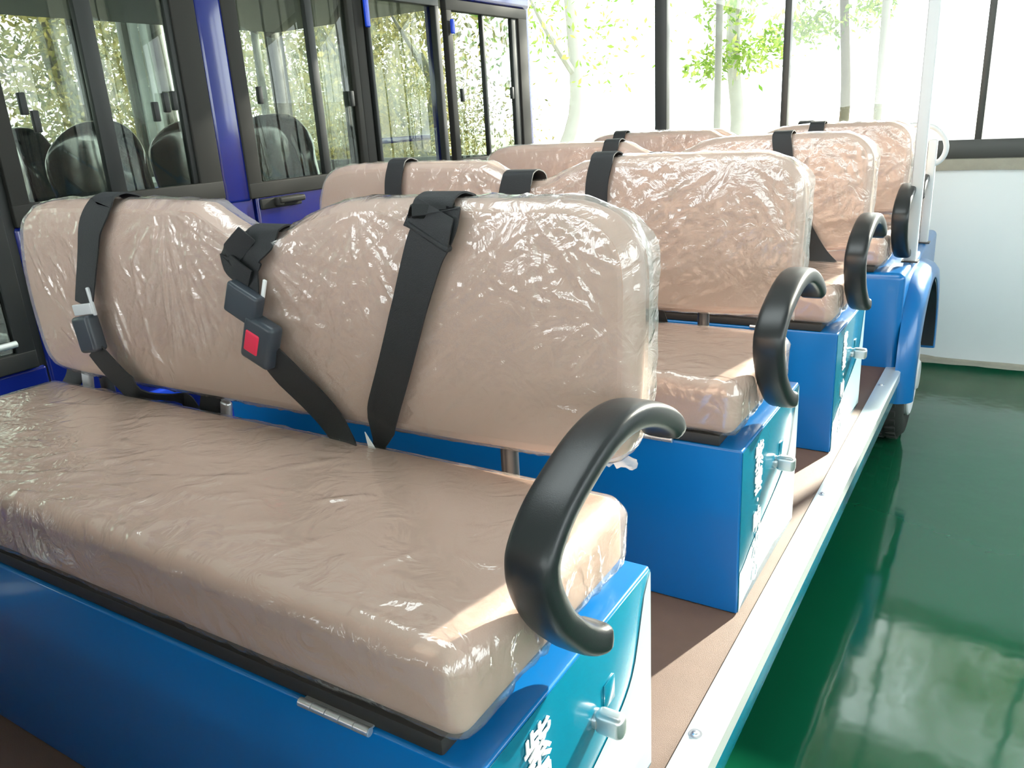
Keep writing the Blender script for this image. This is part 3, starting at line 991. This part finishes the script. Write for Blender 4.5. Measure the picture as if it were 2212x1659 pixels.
belts1 = [
    dict(pts=over(-.962, .467) + [(-.990, YS1, .42), (-1.010, YS1 - .004, .37), (-1.030, YS1 - .014, .30), (-1.034, YS1 - .016, .285)],
         w=[.060] * 4 + [.060, .059, .056, .052, .050], kids=[
             ('tongue', lambda: oriented((-1.037, YS1 - .018, .277), (.058, .005, .020), .002, -8).rbox((-1.009, YS1 - .016, .293), (.008, .005, .05), .002, 1, rot=rotm('Y', -8)), 'white'),
             ('buckle', lambda: oriented((-1.034, YS1 - .018, .233), (.052, .026, .066), .007, -9), 'buckle')],
         extra=[dict(pts=[(-1.030, YS1 - .018, .205), (-1.012, YS1 - .012, .178), (-.985, YS1 - .002, .142), (-.955, YS1 + .006, .120), (-.915, YF + .03, .103), (-.87, YF + .02, .092), (-.83, YF - .006, .097)], w=[.050, .056, .058, .05, .034, .024, .02], side=(1, 0, .35))]),
    dict(pts=over(-.587, .420) + [(-.602, YS1, .392), (-.612, YS1 - .003, .365), (-.606, YS1 - .012, .335), (-.606, YS1 - .014, .325)],
         w=[.062, .062, .062, .064, .066, .062, .052, .05, .05], kids=[
             ('tongue', lambda: oriented((-.607, YS1 - .020, .318), (.064, .020, .050), .005, 24), 'buckle'),
             ('buckle', lambda: oriented((-.585, YS1 - .018, .262), (.060, .026, .072), .008, 22), 'buckle'),
             ('release_button', lambda: oriented((-.592, YS1 - .030, .262), (.028, .006, .034), .003, 22), 'red'),
             ('label_tag', lambda: oriented((-.570, YS1 - .012, .338), (.006, .004, .034), .001, 22), 'paper')],
         extra=[dict(pts=[(-.572, YS1 - .014, .236), (-.550, YS1 - .010, .212), (-.510, YS1 - .001, .172), (-.480, YS1 + .002, .140), (-.455, YS1 - .004, .112), (-.43, YS1 - .02, .100)], w=[.05, .056, .054, .05, .042, .030], side=(1, 0, .55)),
                dict(pts=[(-.596, YS1 - .004, .418), (-.626, YS1 - .010, .392), (-.640, YS1 - .010, .378), (-.622, YS1 - .014, .366), (-.596, YS1 - .012, .352)], w=[.03, .032, .034, .034, .03], side=(.5, 0, .8))]),
    dict(pts=over(-.268, .466) + [(-.252, YS1 - .002, .450), (-.262, YS1 - .004, .425), (-.276, YS1 - .006, .40), (-.305, YS1 - .006, .335), (-.345, YS1 - .003, .245), (-.378, YS1, .175), (-.390, YS1 + .006, .148), (-.402, YS1 + .012, .118), (-.408, YS1 + .012, .100)],
         w=[.060, .060, .060, .060, .062, .064, .062, .058, .054, .054, .054, .050, .024, .020], side=[(1, 0, 0)] * 5 + [(1, 0, -.25)] + [(1, 0, -.5)] * 8, kids=[
             ('label_tag', lambda: MB().prism([(-.412, .140), (-.392, .112), (-.406, .104)], lambda u, v, d: (u, d, v), YS1 - .006, YS1 - .0045), 'paper'),
             ('keeper', lambda: oriented((-.262, YS1 - .010, .424), (.070, .012, .008), .003, 28), 'belt')],
         extra=[dict(pts=[(-.250, YS1 - .006, .457), (-.256, YS1 - .011, .444), (-.264, YS1 - .013, .424)], w=[.056, .064, .070], side=(1, 0, -.42))]),
    # anchor ends showing behind the cushion
    dict(pts=[(-1.22, .395, .150), (-1.235, .392, .112), (-1.25, .38, .085)], w=[.055, .055, .05], kids=[
        ('buckle', lambda: MB().rbox((-1.190, .392, .108), (.026, .014, .050), .006, 2, rot=rotm('Y', 12)), 'white')]),
    dict(pts=[(-.805, .398, .150), (-.822, .394, .105), (-.83, .385, .075)], w=[.058, .056, .052], kids=[
        ('buckle', lambda: MB().rbox((-.783, .394, .098), (.022, .014, .044), .006, 2, rot=rotm('Y', 12)), 'chrome')]),
]
def simple_belt(xt, zt, path=None, wd=.052, side=(1, 0, 0)):
    path = path or [(xt - .008, YS1, zt - .06), (xt - .012, YS1, zt - .14), (xt - .012, YS1, zt - .22), (xt - .01, YS1 + .004, .16), (xt, YS1 + .01, .11)]
    P = over(xt, zt) + path
    return dict(pts=P, w=[wd] * len(P), side=side)
belts2 = [simple_belt(-.982, .467), simple_belt(-.632, .433, wd=.080), simple_belt(-.420, .467),
          dict(pts=[(-.33, .395, .150), (-.31, .392, .10), (-.30, .37, .07)], w=[.05, .05, .045])]
belts3 = [simple_belt(-.770, .464), simple_belt(-.246, .468, [(-.238, YS1, .41), (-.226, YS1, .33), (-.20, YS1, .26), (-.165, YS1, .19), (-.125, YS1 - .004, .13), (-.09, YS1 - .02, .10)], wd=.052),
          simple_belt(-.62, .420, wd=.06)]
belts4 = [simple_belt(-1.105, .466), simple_belt(-.322, .468)]

bench(0, -0.8, 'bench seat ahead of the nearest one, beyond the bottom left of the picture', belts=[], seed=1)
bench(1, 0.0, 'nearest bench seat, red belt button on its backrest, black armrest in front', belts=belts1, seed=0)
bench(2, 0.8, 'second bench seat from the camera, its backrest right behind the nearest one', belts=belts2, seed=1)
bench(3, 1.6, 'third bench seat from the camera, black belt slanting down its right half', belts=belts3, seed=2)
bench(4, 2.4, 'fourth bench seat from the camera, on the blue rear deck by the white post', with_box=False, belts=belts4, seed=3)
# rear-facing bench at the very back
t5 = thing('bench_seat', 'last bench seat, turned backwards on the rear deck behind the fourth one', 'bench seat', (B0[0], 3.13, 0.0), 'plastic-wrapped bench seats')
def flipped(me, name, m):
    mb = MB()
    mb.v = [(v.co.x, -v.co.y, v.co.z + B0[2]) for v in me.vertices]
    mb.f = [tuple(p.vertices)[::-1] for p in me.polygons]
    r = mb.mesh(name, m); return r
kids5 = {}
for nm, key, m, par in (('cushion', 'cushion', 'vinyl', None), ('base_board', 'base_board', 'tray', 'cushion'), ('plastic_film', 'cushion_film1', 'film_seat', 'cushion'),
                        ('backrest', 'backrest', 'vinyl', None), ('plastic_film', 'back_film1', 'film', 'backrest'), ('film_edge', 'film_flap1', 'film_edge', 'backrest'),
                        ('armrest', 'armrest', 'black', None), ('end_plug', 'end_plug', 'steel', 'armrest'), ('bracket', 'bracket', 'steel', 'armrest'),
                        ('backrest_post', 'posta', 'steel', None), ('backrest_post', 'postb', 'steel', None)):
    o = link(nm, flipped(MESH[key], nm, M[m]), kids5.get(par, t5))
    if par is None: kids5[nm] = o
b5 = simple_belt(-.40, .468)
P, W = belt_path(b5['pts'], b5['w'])
mb = MB(); mb.ribbon(P, [(1, 0, 0)] * len(P), W, .0026)
mb.v = [(p[0] - B0[0], -(p[1] - B0[1]), p[2]) for p in mb.v]
link('seat_belt', mb.mesh('seat_belt', M['belt']), t5)

# ------------------------------------------------------------------ blue bus on the left
BX = -1.90
BZ = 1.10
U0 = (-2.8, 1.4, GZ)
bus = thing('tour_bus', 'royal blue enclosed bus parked left of the cart, black seats behind its windows', 'vehicle', U0)
def bp(name, lo, hi, m, parent=bus, r=0.004, k=1, **kw):
    return build(MB().box(lo, hi, r, k), name, M[m], parent, U0, **kw)
bp('side_panel', (BX - .05, .68, -.50), (BX, 1.49, .352), 'bus_blue', r=.012, k=3)
bp('front_panel', (BX - .05, -.75, -.50), (BX, .68, -.02), 'bus_blue', r=.012, k=3)
bp('side_panel', (BX - .05, 2.10, -.50), (BX, 3.42, .30), 'bus_blue', r=.012, k=3)
bp('lit_crease', (BX - .01, -.7, -.235), (BX + .018, 3.42, -.195), 'bus_bright', r=.008, k=2)  # brighter blue paints the light caught along the body crease
# pillars
bp('pillar', (BX - .06, 1.372, .33), (BX + .004, 1.482, BZ + .02), 'bus_blue', r=.012, k=3)
bp('pillar', (BX - .06, 2.096, -.4), (BX + .002, 2.156, BZ), 'bus_frame', r=.01, k=2)
bp('pillar', (BX - .08, 2.078, -.4), (BX - .02, 2.182, BZ), 'bus_black', r=.006)
bp('pillar', (BX - .06, 2.625, .25), (BX - .01, 2.662, BZ), 'bus_blue', r=.006)
bp('pillar', (BX - .06, 3.375, .28), (BX, 3.425, BZ + .02), 'bus_blue', r=.01, k=2)
bp('pillar', (BX - .06, .655, -.3), (BX - .006, .69, BZ), 'bus_black', r=.006)
bp('cant_rail', (BX - .06, -.75, BZ - .04), (BX + .01, 3.425, BZ + .10), 'bus_blue', r=.02, k=3)
bp('roof', (-3.72, -.75, BZ + .06), (BX, 3.42, BZ + .22), 'bus_blue', r=.06, k=4)
bp('headliner', (-3.66, -.7, BZ + .02), (BX - .05, 3.38, BZ + .05), 'bus_grey')
bp('bus_floor', (-3.70, -.7, -.42), (BX - .05, 3.38, -.36), 'bus_grey')
bp('side_panel', (-3.72, -.75, -.50), (-3.67, 3.42, .30), 'bus_blue')
for yy in (-.72, .62, 1.42, 2.12, 2.72, 3.38):
    bp('pillar', (-3.72, yy - .05, .28), (-3.66, yy + .05, BZ + .04), 'bus_black', r=.008)
for y0, y1 in ((-.67, .57), (.67, 1.37), (1.47, 2.07), (2.17, 2.67), (2.77, 3.33)):
    bp('glass_pane', (-3.695, y0, .29), (-3.690, y1, BZ + .03), 'glass', r=.0008)
bp('end_panel', (-3.7, 3.37, -.5), (BX - .02, 3.42, .22), 'bus_blue')
bp('windscreen', (-3.65, 3.392, .22), (BX - .06, 3.397, BZ + .02), 'glass', r=.0008)
bp('end_panel', (-3.7, -.77, -.5), (BX - .02, -.72, BZ), 'bus_blue')
def framed(y0, y1, z0, z1, fl, fr_, fb, ft, muls, latches, name='window_frame', fm='bus_frame'):
    mb = MB()
    mb.box((BX - .02, y0, z0), (BX + .012, y1, z0 + fb), .004, 2)
    mb.box((BX - .02, y0, z1 - ft), (BX + .012, y1, z1), .004, 2)
    mb.box((BX - .019, y0 + .0005, z0 + fb - .006), (BX + .0112, y0 + fl, z1 - ft + .006), .004, 2)
    mb.box((BX - .019, y1 - fr_, z0 + fb - .006), (BX + .0112, y1 - .0005, z1 - ft + .006), .004, 2)
    f = build(mb, name, M[fm], bus, U0)
    ee = [y0 + fl] + [m for m, _ in muls] + [y1 - fr_]
    for i, (a, b) in enumerate(zip(ee[:-1], ee[1:])):
        d = -.004 if i % 2 else -.014
        bp('glass_pane', (BX + d - .004, a - .006, z0 + fb), (BX + d, b + .006, z1 - ft), 'glass', f, r=.0008)
    for m, wd in muls:
        bp('window_bar', (BX - .018, m - wd / 2, z0 + fb), (BX + .004, m + wd / 2, z1 - ft), 'bus_black', f, r=.003)
    for yl, zl in latches:
        bp('window_latch', (BX, yl - .009, zl - .028), (BX + .016, yl + .009, zl + .028), 'bus_black', f, r=.003)
    return f
framed(.685, 1.367, .352, BZ - .02, .048, .088, .058, .05, [(1.000, .050), (1.27, .02)], [(.775, .66), (.80, .615), (1.205, .655), (1.235, .66), (1.165, .63)])
# door with the second window, handle below
dr = build(MB().box((BX - .04, 1.497, -.46), (BX + .006, 2.088, .352), .01, 3), 'door', M['bus_blue'], bus, U0)
mb = MB()
mb.rbox((BX + .012, 1.60, .316), (.012, .19, .036), .005, 2)
mb.rbox((BX + .030, 1.635, .322), (.018, .125, .022), .008, 3)
mb.rbox((BX + .024, 1.580, .318), (.022, .034, .030), .008, 3)
build(mb, 'door_handle', M['bus_frame'], dr, U0)
framed(1.470, 2.090, .338, BZ - .02, .060, .030, .052, .05, [(1.862, .034)], [(1.576, .672), (2.03, .655)])
# glazed passenger door between the grey posts
framed(2.165, 2.640, -.1, BZ - .03, .016, .03, .06, .05, [], [], 'door', 'bus_black')
bp('handrail', (BX - .10, 2.18, .475), (BX - .08, 2.63, .50), 'bus_blue', r=.006, k=2)
framed(2.690, 3.382, .33, 1.058, .042, .082, .05, .048, [(2.99, .018), (3.27, .05)], [(2.775, .66), (3.21, .665)])
for yy, za, zb in ((2.153, .912, 1.05), (2.718, .915, .975), (2.722, .30, .34)):
    build(MB().rbox((BX + .022, yy, (za + zb) / 2), (.016, .022, zb - za), .006, 2), 'door_hinge', M['bus_bright'], bus, U0)
# front door glass at far left
framed(-.70, .655, -.02, BZ - .02, .04, .05, .05, .05, [(.02, .04)], [], 'front_window', 'bus_black')
build(MB().tube([(BX + .03, -.5, .060), (BX + .03, .60, .060)], .009, 10), 'side_rail', M['alu'], bus, U0)
for xx, sx in ((-2.02, 1), (-3.58, -1)):
    for yy in (-.1, 2.75):
        f = lambda r, a, h: (xx + sx * h, yy + r * math.cos(a), GZ + .27 + r * math.sin(a))
        build(MB().lathe([(0, .06), (.15, .07), (.16, .09), (.25, .09), (.27, .05), (.27, -.07), (.25, -.09), (0, -.09)], f, 36), 'wheel', M['tyre'], bus, U0)
# bus seats
def seat_shell():
    mb = MB()
    def d(P, nr):
        Q = P.copy()
        s = np.clip((P[:, 2]) / .33, -1, 1)
        Q[:, 2] -= 0.13 * np.abs(P[:, 0] / .22) ** 3 * np.clip(s, 0, 1)
        Q[:, 1] -= 0.05 * np.abs(P[:, 0] / .22) ** 2 * np.clip(s + .3, 0, 1)
        return Q
    mb.rbox((0, .16, .35), (.44, .13, .66), .06, 5, (18, 1, 12), disp=d)
    return mb
def seat_pad():
    return MB().rbox((0, -.06, .0), (.44, .44, .13), .045, 3, (4, 4, 1))
def seat_leg():
    return MB().box((-.16, -.2, -.30), (-.12, .12, -.06), .01).box((.12, -.2, -.30), (.16, .12, -.06), .01)
ms = seat_shell().mesh('backrest', M['bus_seat']); mp = seat_pad().mesh('seat', M['bus_seat']); ml = seat_leg().mesh('leg_frame', M['steel'])
for yy, rl in ((.30, 'behind the leftmost bus glass'), (1.02, 'behind the first framed bus window'), (1.76, 'behind the bus window above the handle')):
    for xx, cl in ((-2.22, 'nearest the glass'), (-2.72, 'second from the glass'), (-3.36, 'farthest from the glass')):
        o = thing('bus_seat', 'shiny black seat %s, %s' % (rl, cl), 'seat', (xx, yy, -.06), 'black seats inside the blue bus')
        link('backrest', ms, o); link('seat', mp, o); link('leg_frame', ml, o)

# ------------------------------------------------------------------ trees outside
def leaf_mesh(n, R, cz, size, m, name, seed, clumps=40, flat=0.8):
    r = np.random.default_rng(seed)
    c = r.normal(size=(clumps, 3)); c /= np.linalg.norm(c, axis=1, keepdims=True)
    c *= (r.random((clumps, 1)) ** .5) * R; c[:, 2] *= flat
    p = c[r.integers(0, clumps, n)] + r.normal(size=(n, 3)) * R * .17
    p[:, 2] += cz
    a = r.normal(size=(n, 3)); a /= np.linalg.norm(a, axis=1, keepdims=True)
    b = np.cross(a, r.normal(size=(n, 3))); b /= np.linalg.norm(b, axis=1, keepdims=True)
    s = size * (.6 + .8 * r.random((n, 1)))
    V = np.empty((n, 4, 3)); V[:, 0] = p - a * s; V[:, 1] = p + b * s * .38; V[:, 2] = p + a * s; V[:, 3] = p - b * s * .38
    F = np.arange(n * 4).reshape(n, 4)
    me = bpy.data.meshes.new(name); me.from_pydata(V.reshape(-1, 3).tolist(), [], F.tolist()); me.materials.append(m)
    return me
def trunk_mesh(h, r0, seed, m, branches=5, cz=None):
    r = np.random.default_rng(seed); mb = MB()
    pts = [(0.05 * r.normal() * i, 0.05 * r.normal() * i, h * i / 5) for i in range(6)]
    mb.tube(catmull(pts, 4), list(np.linspace(r0, r0 * .5, 21)), 10)
    for b in range(branches):
        a = r.random() * 6.28; z = h * (.45 + .5 * r.random()); L = h * (.25 + .2 * r.random())
        i = min(4, int(z / h * 5)); base = Vector(pts[i]).lerp(Vector(pts[i + 1]), z / h * 5 - i)
        e = base + Vector((math.cos(a) * L * .6, math.sin(a) * L * .6, L * .8))
        mb.tube(catmull([base, base.lerp(e, .5) + Vector((0, 0, -.05)), e], 3), list(np.linspace(r0 * .45, r0 * .12, 7)), 7)
    return mb.mesh('trunk', m)
LM = [leaf_mesh(1300, 1.4, 0, .05, M['leaf'], 'foliage', 1, 22), leaf_mesh(8500, 1.7, 0, .042, M['leaf_dark'], 'foliage', 2, 60), leaf_mesh(1100, .45, 0, .036, M['leaf_mid'], 'foliage', 3, 14, 1.4), leaf_mesh(900, 1.1, 0, .034, M['leaf_mid'], 'foliage', 8, 16, 1.0)]
TM = [trunk_mesh(3.6, .10, 4, M['bark']), trunk_mesh(3.6, .13, 5, M['bark']), trunk_mesh(3.4, .085, 6, M['pale_bark'], 6), trunk_mesh(5.4, .066, 9, M['bark'], 0)]
GO = GZ - .15
def tree(x, y, tm, lm, h, label, group=None, rz=0, sc=1.0, name='leafy_tree'):
    o = thing(name, label, 'tree', (x, y, GO), group)
    o.rotation_euler = (0, 0, rz); o.scale = (sc, sc, sc)
    link('trunk', TM[tm], o)
    f = link('foliage', LM[lm], o); f.location = (0, 0, h); f['kind'] = 'stuff'
    return o
G1, L1 = 'trees seen through the bus windows', 'leafy tree outside the left windows, seen through the blue bus'
k = 0
for x, y in ((-8.4, 2.2), (-9.4, 5.4), (-6.6, 7.2), (-8.4, 8.8), (-11.4, 8.2), (-9.6, 11.2), (-12.4, 11.8)):
    tree(x, y, k % 2, 1, 1.3 + .7 * (k % 3), L1, G1, k * 1.3, 1 + .12 * (k % 3)); k += 1
tree(-4.7, 6.2, 1, 1, 2.2, 'low bushy tree outside the far window, just behind the end of the bus', rz=.3, sc=.55)
tree(-5.9, 6.9, 0, 1, 2.3, 'low bushy tree seen through the glass door of the bus', rz=1.9, sc=.55)
tree(-3.42, 6.6, 2, 3, 2.3, 'pale forked tree outside the far window, next to the bus corner', rz=.4)
tree(-1.62, 6.2, 2, 2, 2.05, 'small leafy tree outside the far window, right of the thick dark mullion', rz=1.1, sc=.9)
tree(-0.66, 4.75, 3, 2, 3.4, 'olive tree trunk close outside the far window, above the last bench', rz=.2, sc=.55)
tree(1.3, 12.0, 1, 1, 4.9, 'dense tree added out of view past the far window to shade the bus', rz=.7, sc=1.1)  # unseen tree added to keep the sun off the bus side
tree(2.95, 9.6, 0, 3, 3.8, 'sparse tree outside past the right end of the far window, dappling the sunlight', rz=2.2, sc=.8)
# pale pipes outdoors
for i, (x, y, lb) in enumerate(((-1.262, 4.5, 'pale upright pipe outside the far window, in front of the small tree'), (-0.378, 4.5, 'pale upright pipe outside the far window, left of the white roof post'))):
    o = thing('drain_pipe', lb, 'pipe', (x, y, GO))
    link('pipe', MB().tube([(0, 0, 0), (0, 0, 4)], .021, 14).mesh('pipe', M['pale_bark']), o)
    link('base_collar', MB().tube([(0, 0, 0), (0, 0, .06)], .035, 14).mesh('base_collar', M['white']), o)
